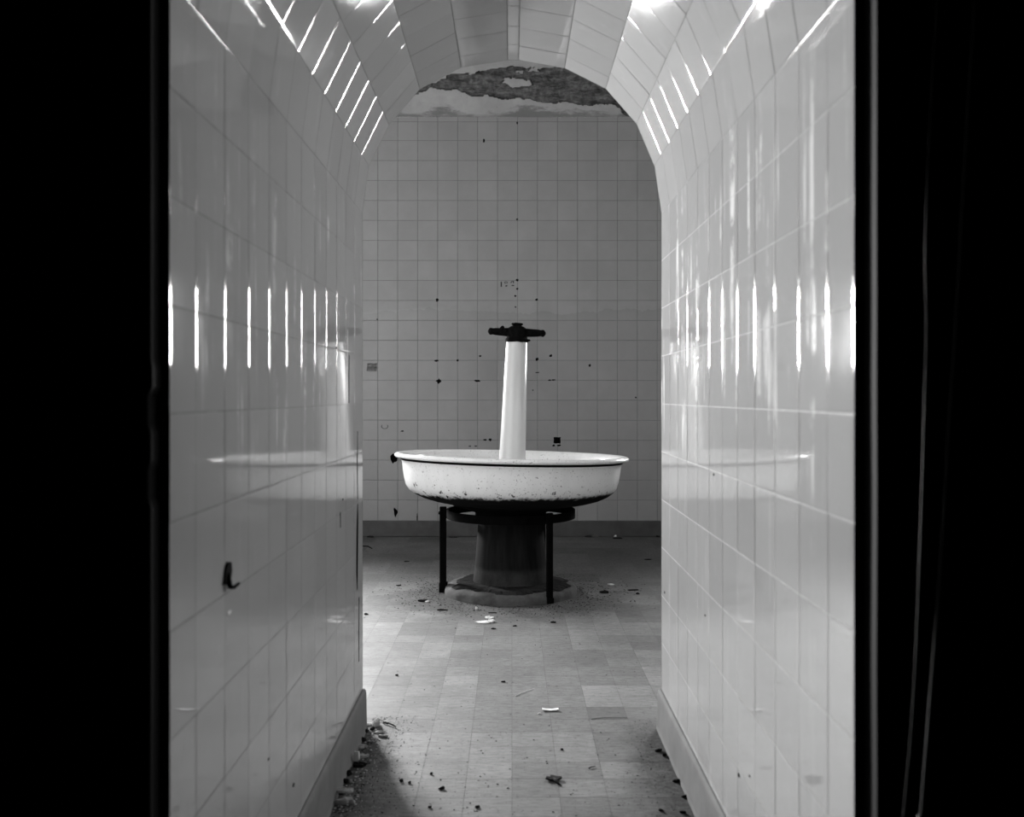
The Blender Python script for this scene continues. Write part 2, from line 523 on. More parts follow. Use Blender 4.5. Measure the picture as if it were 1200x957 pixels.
# wall facing the windows, with the arched mouth of the passage; side walls
def mouth_wall(name, y, w, top, mats, hl, hr):
    bm = bmesh.new()
    pts = [(-hl, 0.0)] + [(p.x, p.z) for p in ARCH] + [(hr, 0.0)]
    lo = [bm.verts.new((x, y, z)) for x, z in pts]
    def q(*ps): bm.faces.new([bm.verts.new(p) for p in ps])
    q((-w, y, 0), (-hl, y, 0), (-hl, y, pts[1][1]), (-w, y, pts[1][1]))
    q((w, y, 0), (hr, y, 0), (hr, y, pts[-2][1]), (w, y, pts[-2][1]))
    zs = pts[1][1]
    q((-w, y, zs), (-hl, y, zs), (-hl, y, top), (-w, y, top))
    q((w, y, zs), (hr, y, zs), (hr, y, top), (w, y, top))
    for a, b in zip(pts[1:-1], pts[2:-1]):
        if abs(a[0] - b[0]) < 1e-5: continue
        q((a[0], y, a[1]), (b[0], y, b[1]), (b[0], y, top), (a[0], y, top))
    return obj(name, bm, mats)
struct(mouth_wall('wall_front', PL1 + 0.001, RX, HC, 'frontwall', HALF_L, HALF_R), 'washroom wall around the far mouth of the passage', 'wall')
def plane_obj(name, pts, mats):
    bm = bmesh.new(); bm.faces.new([bm.verts.new(p) for p in pts]); return obj(name, bm, mats)
for s, nm in ((-1, 'wall_room_left'), (1, 'wall_room_right')):
    struct(plane_obj(nm, [(s * RX, PL1, 0), (s * RX, YB, 0), (s * RX, YB, HC), (s * RX, PL1, HC)], 'frontwall'), 'plain side wall of the washroom', 'wall')

# ceiling with a cove above the tiles; a ragged patch of plaster has fallen and shows the brickwork
CA, CB = 0.62, HC - TOP                 # depth and height of the cove
def cove(t):                            # t 0 at the wall .. 1 at the ceiling
    a = t * math.pi / 2
    return YB - CA * (1 - math.cos(a)), TOP + CB * math.sin(a)
def cove_at(px, py):
    lo, hi = 0.0, 1.0
    for _ in range(40):
        t = (lo + hi) / 2
        y, z = cove(t)
        if HY - F * (z - EYE) / y > py: lo = t
        else: hi = t
    return (px - HX) * cove(t)[0] / F, t
BARE = [cove_at(*p) for p in ((470, 118), (486, 110), (505, 103), (520, 105), (535, 105), (543, 109), (555, 113), (563, 112), (572, 111), (579, 113), (585, 115.5), (603, 115), (620, 115.5),
        (628, 118), (635, 120), (655, 120), (672, 119.5), (682, 122), (690, 124.5), (704, 122.5), (717, 121), (726, 126), (733, 134), (745, 136), (770, 120), (760, 88), (720, 80),
        (690, 79), (660, 79.5), (630, 80), (605, 79), (580, 79.5), (567, 83), (552, 85), (535, 85.5), (520, 92), (508, 98), (490, 104))]
ISLE = [cove_at(*p) for p in ((588, 93), (597, 90), (612, 92), (624, 96), (626, 98), (618, 102), (606, 103), (594, 101), (590, 97))]
SPOTS = [cove_at(*p) for p in ((542, 86), (554, 86), (608, 84), (621, 84), (628, 82))]
def inside(poly, x, y):
    c = False
    for (xa, ya), (xb, yb_) in zip(poly, poly[1:] + poly[:1]):
        if (ya > y) != (yb_ > y) and x < (xb - xa) * (y - ya) / (yb_ - ya) + xa: c = not c
    return c
xs = [-RX + i * (RX - 1.2) / 12 for i in range(12)] + [-1.2 + i * 0.008 for i in range(301)] + [1.2 + (i + 1) * (RX - 1.2) / 12 for i in range(12)]
ts = [i / 120 for i in range(73)] + [0.6 + i * 0.04 for i in range(1, 11)]
bm = bmesh.new()
grid = []; state = []
for t in ts:
    y, z = cove(t)
    nrm = Vector((0, -math.cos(t * math.pi / 2), -math.sin(t * math.pi / 2)))
    row = []; st = []
    for x in xs:
        bare = False
        if abs(x) < 1.2 and t < 0.65:
            jx = x + 0.030 * noise.noise(Vector((x * 16, t * 40, 1.3))) + 0.012 * noise.noise(Vector((x * 50, t * 120, 4)))
            jt = t + 0.016 * noise.noise(Vector((x * 16, t * 40, 7.7))) + 0.007 * noise.noise(Vector((x * 50, t * 120, 9)))
            bare = inside(BARE, jx, jt) and not inside(ISLE, jx, jt)
            if bare and any(abs(jx - sx) < 0.025 and abs(jt - s_t) < 0.012 for sx, s_t in SPOTS): bare = False
        d = 0.0
        if bare:
            d = 0.022 + 0.012 * noise.noise(Vector((x * 9, t * 60, 2))) + 0.008 * noise.noise(Vector((x * 30, t * 150, 5)))
        else:
            d = 0.004 * noise.noise(Vector((x * 3, t * 8, 3)))
        row.append(bm.verts.new(Vector((x, y, z)) - nrm * d)); st.append(bare)
    grid.append(row); state.append(st)
for j in range(len(ts) - 1):
    for i in range(len(xs) - 1):
        f = bm.faces.new((grid[j][i], grid[j][i + 1], grid[j + 1][i + 1], grid[j + 1][i]))
        n_b = state[j][i] + state[j][i + 1] + state[j + 1][i] + state[j + 1][i + 1]
        f.material_index = 1 if n_b >= 2 else 0
yc = cove(1)[0]
v = [bm.verts.new(p) for p in ((-RX, yc, HC), (RX, yc, HC), (RX, PL1, HC), (-RX, PL1, HC))]
bm.faces.new(v)
struct(obj('ceiling', bm, ['plaster', 'brick']), 'plaster ceiling cove with a fallen patch showing bare brickwork', 'ceiling')

# ------------------------------------------------------------------ floor
FP = 0.1255
rng = random.Random(5)
T = Tiles(17, (0.0,), 0.001, 0.0, 0.0008, 0.00015)
blk = {}
def blk_tone(i, j):
    a = blk.setdefault((i // 2, j // 2), rng.random()); c = rng.random()
    return min(1, max(0, 0.65 * a + 0.35 * c))
Up = Vector((0, 0, 1))
for i in range(-27, 27):
    for j in range(0, 52):
        xa, ya = i * FP, 1.15 + j * 0.1268 - 0.045
        if ya + FP > YB - 0.01: continue
        tone = blk_tone(i, j)
        if i in (-1, 0, 1) and 3.2 < ya < 4.7: tone = 0.25 + 0.15 * rng.random()
        if abs(xa) > RX - FP: continue
        if ya < PL1 + 0.0 and (xa < -HALF_L - .15 or xa + FP > HALF_R + .15): continue
        T.tile(Vector((xa + .0005, ya, 0)), Vector((1, 0, 0)), Vector((0, 1, 0)), Up, FP - 0.001, 0.1268 - 0.0016, tone)
T.quad([(-RX, -3.2, -0.0005), (RX, -3.2, -0.0005), (RX, YB, -0.0005), (-RX, YB, -0.0005)])
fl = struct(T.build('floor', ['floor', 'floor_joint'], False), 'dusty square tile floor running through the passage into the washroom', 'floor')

# ------------------------------------------------------------------ the unlit room the picture is taken from
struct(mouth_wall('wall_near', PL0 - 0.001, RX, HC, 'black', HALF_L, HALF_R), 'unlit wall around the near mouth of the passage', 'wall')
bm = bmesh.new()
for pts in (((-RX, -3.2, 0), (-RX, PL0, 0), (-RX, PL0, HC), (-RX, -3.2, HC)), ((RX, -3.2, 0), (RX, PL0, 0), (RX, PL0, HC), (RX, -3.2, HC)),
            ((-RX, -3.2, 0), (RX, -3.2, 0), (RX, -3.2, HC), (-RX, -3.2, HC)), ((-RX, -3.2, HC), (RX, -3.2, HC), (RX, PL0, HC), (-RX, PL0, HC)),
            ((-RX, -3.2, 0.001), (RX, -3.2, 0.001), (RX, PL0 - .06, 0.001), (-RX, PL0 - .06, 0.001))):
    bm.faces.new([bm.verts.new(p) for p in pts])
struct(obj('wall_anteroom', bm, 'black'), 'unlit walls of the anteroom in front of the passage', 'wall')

def door_trim(name, side, x, yf, gaps):
    """dark jamb of the doorway; its inner edge is worn and a little uneven"""
    bm = bmesh.new()
    rows = []
    n = 180
    for k in range(n + 1):
        z = 2.25 * k / n
        e = 0.0007 * noise.noise(Vector((side * 3, 0, z * 5)))
        for a, b, d in gaps:
            if a < z < b: e += d
        rows.append([bm.verts.new((side * (x + e), PL0 - .001, z)), bm.verts.new((side * (x + e), yf + .0015, z)), bm.verts.new((side * (x + e + .0015), yf, z)),
                     bm.verts.new((side * (x + .115), yf, z)), bm.verts.new((side * (x + .12), yf + .006, z)), bm.verts.new((side * (x + .12), PL0 - .001, z))])
    for a, b in zip(rows, rows[1:]):
        for i in range(5): bm.faces.new((a[i], a[i + 1], b[i + 1], b[i]))
    bm.faces.new(rows[-1])
    return struct(obj(name, bm, 'wood'), '%s dark jamb of the doorway, its inner edge catching light' % ('left' if side < 0 else 'right'), 'door frame')
zz = lambda py: EYE - (py - HY) * 1.345 / F
door_trim('trim_1', -1, 0.485, 1.347, [(zz(502), zz(463), 0.004), (zz(588), zz(544), 0.004), (zz(463), zz(431), -0.002)])
door_trim('trim_2', 1, 0.485, 1.332, [])
bm = bmesh.new(); box(bm, -.605, .605, 1.335, PL0 - .001, 2.25, 2.37)
struct(obj('trim_3', bm, 'wood', bevel=.004), 'dark head of the doorway', 'door frame')

# ------------------------------------------------------------------ the wash basin
SX, SY = -0.007, 5.375
basin = thing('wash_fountain', 'large round white enamel wash fountain on a dark pedestal in the middle of the washroom', 'wash basin', (SX, SY, 0))
tilt = Matrix.Rotation(R(1.25), 4, 'Y') @ Matrix.Rotation(R(-1.0), 4, 'X')
piv = Matrix.Translation((0, 0, 0.45))
TM = piv @ tilt @ piv.inverted()

bm = bmesh.new()
outer = [(0.0, 0.462), (0.12, 0.462), (0.25, 0.465), (0.34, 0.474), (0.42, 0.490), (0.475, 0.506), (0.518, 0.526), (0.546, 0.547), (0.563, 0.572), (0.573, 0.61), (0.580, 0.65),
         (0.584, 0.685), (0.590, 0.705), (0.600, 0.713), (0.612, 0.7145), (0.6215, 0.717), (0.6255, 0.7235), (0.6245, 0.731), (0.618, 0.7365), (0.608, 0.739), (0.597, 0.7375), (0.588, 0.733),
         (0.580, 0.724), (0.574, 0.70), (0.568, 0.65), (0.562, 0.605), (0.548, 0.573), (0.52, 0.551), (0.48, 0.537), (0.40, 0.524), (0.25, 0.516), (0.15, 0.516), (0.115, 0.522), (0.10, 0.54), (0.0, 0.545)]
lathe(bm, outer, 160)
bm.transform(TM)
obj('bowl', bm, 'enamel', basin, True)

bm = bmesh.new()                        # dark strip added as the shadow line under the rolled rim
lathe(bm, [(0.588, 0.7025), (0.596, 0.7105), (0.6075, 0.7150), (0.6080, 0.7132), (0.598, 0.7095), (0.5895, 0.7015)], 160, closed=True)
bm.transform(TM)
o = obj('rim_shadow_strip', bm, 'rust', basin, True); o['label'] = 'dark strip painting the shadow under the rolled rim'

bm = bmesh.new()                        # tapering column that leans a little to the right
lean = lambda z: ((z - 0.53) * 0.016, (z - 0.53) * 0.004)
lathe(bm, [(0.0, 0.535), (0.088, 0.535), (0.088, 0.55), (0.0765, 0.565), (0.0735, 0.60), (0.068, 0.85), (0.062, 1.10), (0.0565, 1.345), (0.0545, 1.352), (0.0, 1.352)], 96, lean=lean)
bm.transform(TM)
col = obj('column', bm, 'porcelain', basin, True)
top = TM @ Vector((lean(1.352)[0], lean(1.352)[1], 1.352))

# spray head: collar, hub, two arms with end caps, a bleed nut
hd = bmesh.new()
lathe(hd, [(0.0, -0.012), (0.060, -0.012), (0.0625, -0.006), (0.0625, 0.004), (0.056, 0.008), (0.0545, 0.022), (0.0545, 0.05), (0.050, 0.062), (0.040, 0.070), (0.032, 0.074), (0.024, 0.076),
           (0.024, 0.079), (0.030, 0.081), (0.031, 0.088), (0.027, 0.092), (0.0, 0.092)], 40)
for v_ in hd.verts:
    v_.co += Vector((noise.noise(v_.co * 60), noise.noise(v_.co * 60 + Vector((5, 0, 0))), noise.noise(v_.co * 60 + Vector((0, 7, 0))))) * 0.0022
hd.transform(Matrix.Translation(top) @ Matrix.Rotation(R(1.5), 4, 'Y'))
hub = obj('spray_hub', hd, 'rust', basin, True)
def arm(sgn, length, droop):
    b_ = bmesh.new()
    z0 = 0.041
    pts = [(sgn * x, 0, z0 + droop * x) for x in (0.03, 0.055, 0.09, 0.115, length - 0.025, length - 0.012)]
    tube(b_, pts, [0.024, 0.0225, 0.020, 0.019, 0.0165, 0.0155], 16)
    for v_ in b_.verts:
        v_.co += Vector((0, noise.noise(v_.co * 70), noise.noise(v_.co * 70 + Vector((3, 0, 0))))) * 0.0018
    b_.transform(Matrix.Translation(top) @ Matrix.Rotation(R(1.5), 4, 'Y'))
    a = obj('spray_arm', b_, 'rust', basin, True)
    c_ = bmesh.new()
    e = length - 0.012
    tube(c_, [(sgn * (e - .010), 0, z0 + droop * e), (sgn * (e - .006), 0, z0 + droop * e), (sgn * (e + .004), 0, z0 + droop * e), (sgn * (e + .010), 0, z0 + droop * e), (sgn * (e + 0.015), 0, z0 + droop * e)],
         [0.017, 0.019, 0.0185, 0.012, 0.005], 8)
    c_.transform(Matrix.Translation(top) @ Matrix.Rotation(R(1.5), 4, 'Y'))
    obj('end_cap', c_, 'rust', a, True)
    return a
la = arm(-1, 0.154, 0.02); ra = arm(1, 0.152, -0.01)
b_ = bmesh.new()                        # nut standing on the left arm
tube(b_, [(-0.088, -0.006, 0.045), (-0.078, -0.006, 0.062), (-0.074, -0.006, 0.070), (-0.070, -0.006, 0.074)], [0.016, 0.014, 0.011, 0.006], 6)
b_.transform(Matrix.Translation(top))
obj('nut', b_, 'rust', la, False)
b_ = bmesh.new()                        # clamp screw on the collar, to the right
tube(b_, [(0.045, -0.02, -0.003), (0.066, -0.024, -0.003), (0.072, -0.025, -0.003)], [0.006, 0.006, 0.004], 8)
b_.transform(Matrix.Translation(top))
obj('clamp_screw', b_, 'rust', hub, True)

bm = bmesh.new()                        # pedestal
lathe(bm, [(0.0, 0.03), (0.204, 0.03), (0.203, 0.05), (0.197, 0.10), (0.189, 0.18), (0.180, 0.30), (0.174, 0.385), (0.174, 0.40), (0.0, 0.40)], 96)
obj('pedestal', bm, 'pedestal', basin, True)
bm = bmesh.new()
lathe(bm, [(0.0, 0.385), (0.186, 0.385), (0.190, 0.392), (0.190, 0.432), (0.24, 0.452), (0.31, 0.470), (0.31, 0.478), (0.0, 0.5)], 96)
bm.transform(Matrix.Translation((0, 0, 0)))
obj('collar', bm, 'rust', basin, True)
bm = bmesh.new()                        # concrete plinth with a worn edge
pr = [(0.0, 0.056), (0.15, 0.056), (0.24, 0.054), (0.31, 0.050), (0.334, 0.045), (0.348, 0.034), (0.353, 0.018), (0.355, 0.0)]
lathe(bm, pr, 120)
for v_ in bm.verts:
    if v_.co.z > 0.001:
        r_ = math.hypot(v_.co.x, v_.co.y)
        v_.co += Vector((v_.co.x, v_.co.y, 0)) / max(r_, .01) * 0.006 * noise.noise(v_.co * 14)
        v_.co.z += 0.004 * noise.noise(v_.co * 18)
o = obj('plinth', bm, 'concrete', basin, True); o['label'] = 'grey round concrete plinth'

bm = bmesh.new()                        # flat iron ring under the bowl
lathe(bm, [(0.333, 0.402), (0.345, 0.402), (0.345, 0.446), (0.333, 0.446)], 128, closed=True)
obj('support_ring', bm, 'iron', basin, False)
for ang, dz, w in ((180, 0.0, 0.017), (-56, 0.0, 0.0165), (59.5, 0.05, 0.0155)):
    b_ = bmesh.new()
    box(b_, 0.3455, 0.380 if ang == 180 else 0.362, -w, w, 0.02 + dz, 0.458 - dz * .3)
    if ang == 180:                      # splayed foot
        box(b_, 0.352, 0.384, -w * .7, w * .7, -0.0005, 0.05)
        box(b_, 0.338, 0.372, -w * .8, w * .8, 0.035, 0.055)
    else:
        box(b_, 0.340, 0.368, -w * 1.1, w * 1.1, 0.0005 + dz, 0.028 + dz)
    b_.transform(Matrix.Rotation(R(ang), 4, 'Z'))
    l_ = obj('leg', b_, 'iron', basin, False, bevel=0.002)
    b2 = bmesh.new()                    # bolt through ring and leg
    e_ = 0.380 if ang == 180 else 0.362
    tube(b2, [(e_ - .002, 0, 0.424), (e_ + .007, 0, 0.424)], 0.009, 6)
    b2.transform(Matrix.Rotation(R(ang), 4, 'Z'))
    obj('bolt', b2, 'iron', l_, False)

# ------------------------------------------------------------------ marks on the back wall
def wall_pt(px, py, y=YB): return Vector(((px - HX) * y / F, y, EYE + (HY - py) * y / F))
def blob(bm, cx, cz, rx, rz, y, thick, seed, seg=12, jag=0.35):
    """ragged pit: a shallow dished plate set into the tile face"""
    rr = random.Random(seed)
    rs = [1 + rr.uniform(-jag, jag) for _ in range(seg)]
    ring = [bm.verts.new((cx + rx * rs[i] * math.cos(2 * math.pi * i / seg), y - thick, cz + rz * rs[i] * math.sin(2 * math.pi * i / seg))) for i in range(seg)]
    back = [bm.verts.new((cx + rx * rs[i] * 1.02 * math.cos(2 * math.pi * i / seg), y + 0.001, cz + rz * rs[i] * 1.02 * math.sin(2 * math.pi * i / seg))) for i in range(seg)]
    c = bm.verts.new((cx, y - thick * 0.2, cz))
    for i in range(seg):
        j = (i + 1) % seg
        bm.faces.new((ring[i], ring[j], c)); bm.faces.new((ring[j], ring[i], back[i], back[j]))
holes = [  # px, py, half width px, half height px
    (606, 328, 1.3, 1.3), (606.2, 338.4, 1.1, 1.1), (603.9, 346.6, 1.0, 1.0), (604, 359.6, 0.9, 0.8), (629.2, 350.8, 1.4, 1.4), (512.3, 351.5, 1.5, 1.4),
    (511.3, 422.4, 1.9, 1.1), (536.3, 422.2, 1.4, 1.3), (562.7, 417, 1.3, 1.0), (514.3, 446.5, 2.6, 2.5), (559.3, 446.2, 2.8, 1.2), (629.3, 420.9, 1.7, 1.5),
    (645.3, 416.5, 1.5, 1.4), (629.5, 436.4, 2.4, 0.5), (644, 445.4, 1.6, 0.7), (648.8, 445, 2.2, 0.6), (568.5, 515.3, 2.0, 1.0), (574.3, 515.3, 1.5, 1.4),
    (550.7, 522.6, 1.4, 0.6), (557.5, 522.6, 1.3, 0.6), (648.8, 521.9, 1.1, 1.0), (655.3, 521.8, 2.0, 1.0), (442, 374, 0.8, 0.7), (605.8, 257, 0.9, 1.0), (606, 144, 0.7, 1.3), (567, 165, 1.0, 2.0),
    (745, 465.5, 0.8, 0.8), (691, 428, 1.2, 1.4), (624.5, 457, 0.8, 0.7), (471.5, 505, 1.6, 0.8)]
for k, (px, py, a, b) in enumerate(holes):
    bm = bmesh.new()
    p = wall_pt(px, py); s_ = YB / F
    blob(bm, p.x, p.z, a * 1.15 * s_, b * 1.15 * s_, YB, 0.0016, k)
    obj('drill_hole', bm, 'pit', wall_back)
for nm, px, py, a, b, sd, jag in (('broken_tile_hole', 653, 515.8, 4.3, 4.0, 71, 0.12), ('broken_tile_hole', 435.8, 430.3, 6.0, 5.2, 72, 0.15), ('broken_tile_hole', 461.5, 537, 4.6, 5.5, 73, 0.25),
                                  ('broken_tile_hole', 463.6, 599.8, 2.0, 5.0, 74, 0.4), ('broken_tile_hole', 489, 606, 0.6, 4.5, 75, 0.3)):
    bm = bmesh.new(); p = wall_pt(px, py); s_ = YB / F
    if sd in (71, 72):                  # square cut-outs
        rr = random.Random(sd)
        pts = []
        for (ax, az) in ((-1, -.8), (-.4, -1), (.3, -.9), (.85, -1), (1, -.3), (.92, .4), (1, .95), (.3, .9), (-.3, 1), (-.95, .92), (-.9, .3), (-1, -.2)):
            pts.append((p.x + (ax + rr.uniform(-jag, jag) * .5) * a * s_, p.z + (az + rr.uniform(-jag, jag) * .5) * b * s_))
        fr = [bm.verts.new((x, YB - .0016, z)) for x, z in pts]; bk = [bm.verts.new((x, YB + .001, z)) for x, z in pts]
        bm.faces.new(fr)
        for i in range(len(pts)): bm.faces.new((fr[i], fr[(i + 1) % len(pts)], bk[(i + 1) % len(pts)], bk[i]))
        obj(nm, bm, 'brick' if sd == 72 else 'pit', wall_back)
    else:
        blob(bm, p.x, p.z, a * s_, b * s_, YB, 0.0016, sd, 14, jag)
        obj(nm, bm, 'pit', wall_back)
bm = bmesh.new()                        # glaze flake with a dark outline on the left of the wall
p = wall_pt(450.8, 499.4); s_ = YB / F
lathe(bm, [(0.021, 0.0), (0.026, 0.0), (0.026, 0.0012), (0.021, 0.0012)], 20, closed=True)
for f in [f for f in bm.faces if f.calc_center_median().y > 0.014]: bm.faces.remove(f)
bm.transform(Matrix.Translation((p.x, YB, p.z)) @ Matrix.Rotation(R(90), 4, 'X') @ Matrix.Scale(.75, 4, (0, 1, 0)))
obj('flake_scar', bm, 'chip_dark', wall_back)

# stencilled figures above the column, half worn away
s_ = YB / F
nb = thing('stencilled_number', 'worn black stencilled three-figure number on the back wall above the column', 'number', wall_pt(594, 332))
def sten(px, py, a, b, rot=0):
    p = wall_pt(px, py) - wall_pt(594, 332); p.y = 0
    ca, sa = math.cos(R(rot)), math.sin(R(rot))
    vs_ = []
    for yy in (-.0012, .0005):
        vs_.append([bm.verts.new((p.x + (ca * u - sa * w) * s_, yy, p.z + (sa * u + ca * w) * s_)) for u, w in ((-a, -b), (a, -b), (a, b), (-a, b))])
    bm.faces.new(vs_[0])
    for i in range(4): bm.faces.new((vs_[0][i], vs_[0][(i + 1) % 4], vs_[1][(i + 1) % 4], vs_[1][i]))
bm = bmesh.new()
sten(587.4, 333, 0.75, 3.0)
obj('figure', bm, 'paint', nb)
bm = bmesh.new()
sten(591.8, 331.4, 0.5, 1.1, 25); sten(594.2, 331.2, 0.45, 1.0, -25); sten(592.8, 329.9, 0.9, 0.35); sten(593.4, 334.9, 1.2, 0.75, 20)
obj('figure', bm, 'paint', nb)
bm = bmesh.new()
sten(599.1, 330.7, 0.6, 0.8, -30); sten(601.7, 330.4, 0.55, 1.3); sten(600.4, 329.4, 1.1, 0.35); sten(601, 334.4, 1.5, 0.6)
obj('figure', bm, 'paint', nb)

# ------------------------------------------------------------------ marks and fittings in the passage
YW = lambda px: F * HALF_L / abs(px - HX)             # depth of a point on a passage wall
hk_y = YW(265); hz = lambda py: EYE + (HY - py) * hk_y / F
hook = thing('wall_hook', 'dark iron hook fixed low on the left glazed passage wall', 'hook', (-HALF_L, hk_y, hz(675)))
bm = bmesh.new()                        # back plate, taller than wide
pts = [(-0.020, -0.5), (0.010, -0.8), (0.024, 0.2), (0.020, 1.0), (0.0, 1.15), (-0.012, 0.6)]
fr = [bm.verts.new((0.004, y_, z_ * 0.020)) for y_, z_ in pts]; bk = [bm.verts.new((-0.001, y_ * 1.1, z_ * 0.0205)) for y_, z_ in pts]
bm.faces.new(fr)
for i in range(6): bm.faces.new((fr[i], fr[(i + 1) % 6], bk[(i + 1) % 6], bk[i]))
obj('back_plate', bm, 'rust', hook, bevel=0.001)
bm = bmesh.new()
tube(bm, [(0.002, -0.002, 0.006), (0.005, -0.002, -0.008), (0.006, 0.002, -0.018), (0.009, 0.016, -0.021), (0.013, 0.030, -0.017)], [0.0045, 0.005, 0.004, 0.0035, 0.0025], 8)
obj('prong', bm, 'rust', hook, True)
bm = bmesh.new()                        # white chip of glaze lower down
yy = YW(268); blob(bm, 0, 0, 0.010, 0.0022, 0, 0.0015, 5)
bm.transform(Matrix.Translation((-HALF_L, yy, EYE + (HY - 717.5) * yy / F)) @ Matrix.Rotation(R(90), 4, 'Z'))
obj('glaze_chip', bm, 'chip_pale', wl)
# cracks and broken glaze at the far edge of the left wall, specks on both walls
def wall_crack(side, pts, wmm, parent):
    """dark crack running down a passage wall; pts in photograph pixels"""
    bm = bmesh.new(); L, Rr = [], []
    for k, (px, py) in enumerate(pts):
        y = YW(px); z = EYE + (HY - py) * y / F
        w = wmm[k] / 2000 if isinstance(wmm, (list, tuple)) else wmm / 2000
        x = side * (HALF_L - 0.0012)
        L.append([bm.verts.new((x, y - w, z)), bm.verts.new((x, y + w, z)), bm.verts.new((x + side * .003, y, z))])
    for a, b in zip(L, L[1:]):
        for i in range(3):
            bm.faces.new((a[i], a[(i + 1) % 3], b[(i + 1) % 3], b[i]))
    return obj('crack', bm, 'pit', parent)
wall_crack(-1, [(419, 590), (418.8, 605), (418.5, 625), (418.3, 650), (418.2, 672), (418.5, 690)], [3, 22, 30, 28, 24, 3], wl)
wall_crack(-1, [(418.9, 505), (418.6, 540), (418.9, 585)], [2, 6, 3], wl)
wall_crack(-1, [(420.6, 700), (420.4, 740), (420.5, 775)], [2, 7, 2], wl)
wall_crack(-1, [(409, 416), (408.6, 440), (408.8, 472)], [1.5, 5, 1.5], wl)
wall_crack(-1, [(398.5, 600), (398.8, 618)], [4, 2], wl)
for px, py, a in ((394, 407, .006), (314.5, 889, .004), (343.5, 920, .007), (401.5, 585, .004)):
    bm = bmesh.new(); yy = YW(px); blob(bm, 0, 0, a, a * .5, 0, .0012, int(px))
    bm.transform(Matrix.Translation((-HALF_L + .0003, yy, EYE + (HY - py) * yy / F)) @ Matrix.Rotation(R(90), 4, 'Z'))
    obj('speck', bm, 'pit', wl)
for px, py, a in ((866, 908, .006), (878.5, 909, .003), (826.5, 721, .004), (836.5, 556, .004), (779, 694, .006)):
    bm = bmesh.new(); yy = YW(px); blob(bm, 0, 0, a, a * .5, 0, .0012, int(px))
    bm.transform(Matrix.Translation((HALF_R - .0003, yy, EYE + (HY - py) * yy / F)) @ Matrix.Rotation(R(-90), 4, 'Z'))
    obj('speck', bm, 'pit', wr)

# cables in the dark on the right of the doorway
def cable(name, label, pts, y, r, bottom):
    P = [Vector(((px - HX) * y / F, y, EYE + (HY - py) * y / F)) for px, py in pts]
    P = [Vector((P[0].x - .01, y, bottom))] + P + [Vector((P[-1].x + 0.06, y + .0, 2.4)), Vector((P[-1].x + 0.12, y + .05, HC))]
    out = []
    for i in range(len(P) - 1):
        p0, p1, p2, p3 = P[max(i - 1, 0)], P[i], P[i + 1], P[min(i + 2, len(P) - 1)]
        for k in range(8):
            t = k / 8
            out.append(0.5 * ((2 * p1) + (p2 - p0) * t + (2 * p0 - 5 * p1 + 4 * p2 - p3) * t * t + (3 * p1 - p0 - 3 * p2 + p3) * t ** 3))
    out.append(P[-1])
    bm = bmesh.new(); tube(bm, out, r, 10)
    return tag(obj(name, bm, 'rubber', None, True), label, 'cable')
cable('hanging_cable', 'thick cable hanging in the dark to the right of the doorway', [(1077, 1000), (1081, 957), (1088, 870), (1095, 780), (1105, 650), (1114, 500), (1122, 380), (1135, 150)], 1.25, 0.0035, 0.0)
cable('hanging_cable', 'thin faint cable between the right door jamb and the thick cable', [(1058, 1000), (1060, 950), (1064, 905), (1068, 860), (1074, 760), (1080, 600), (1086, 400), (1090, 150)], 1.262, 0.0014, 0.0)

# ------------------------------------------------------------------ rubble on the floor
def shard(bm, seed, w, d, h, seg=7, jag=0.3, dish=0.0):
    """flat broken piece standing on z = 0"""
    rr = random.Random(seed)
    seg = seg + 4
    base = [1 + rr.uniform(-jag, jag) for _ in range(seg)]
    tx, ty = rr.uniform(-.35, .35), rr.uniform(-.35, .35)      # the top face leans
    rings = []
    for lev, sc in ((0.0, .95), (.35, 1.04), (.75, .98), (1.0, .84)):
        rg = []
        for i in range(seg):
            a = 2 * math.pi * i / seg
            r = base[i] * sc * rr.uniform(.93, 1.07)
            x, y = math.cos(a) * r, math.sin(a) * r
            z = h * lev * (1 + tx * x + ty * y) * (1 if lev == 0 else rr.uniform(.8, 1.15))
            rg.append(bm.verts.new((x * w / 2, y * d / 2, z)))
        rings.append(rg)
    for a, b in zip(rings, rings[1:]):
        for i in range(seg):
            j = (i + 1) % seg
            bm.faces.new((a[i], a[j], b[j])); bm.faces.new((a[i], b[j], b[i]))
    hi, lo = rings[-1], rings[0]
    mid = [bm.verts.new((v_.co.x * .45, v_.co.y * .45, v_.co.z * rr.uniform(.85, 1.2))) for v_ in hi]
    for i in range(seg): bm.faces.new((hi[i], hi[(i + 1) % seg], mid[(i + 1) % seg], mid[i]))
    bm.faces.new(mid)
    bm.faces.new(lo[::-1])

def twig(bm, pts, r):
    tube(bm, pts, r, 7)

nshard = [0]
def piece(name, label, cat, px, py, wpx, dpx_ratio, h, mats, rot=0, group=None, tiltx=0, lift=0.0, jag=0.3, seg=7):
    nshard[0] += 1
    p = floor_at(px, py)
    w = wpx * p.y / F
    if mats == 'chip_dark': w *= .85; h *= .7
    bm = bmesh.new()
    shard(bm, 100 + nshard[0], w, w * dpx_ratio, h, seg, jag)
    o = obj(name, bm, mats)
    o.location = (p.x, p.y, 0.0006 + lift); o.rotation_euler = (R(tiltx), 0, R(rot))
    return tag(o, label, cat, group)

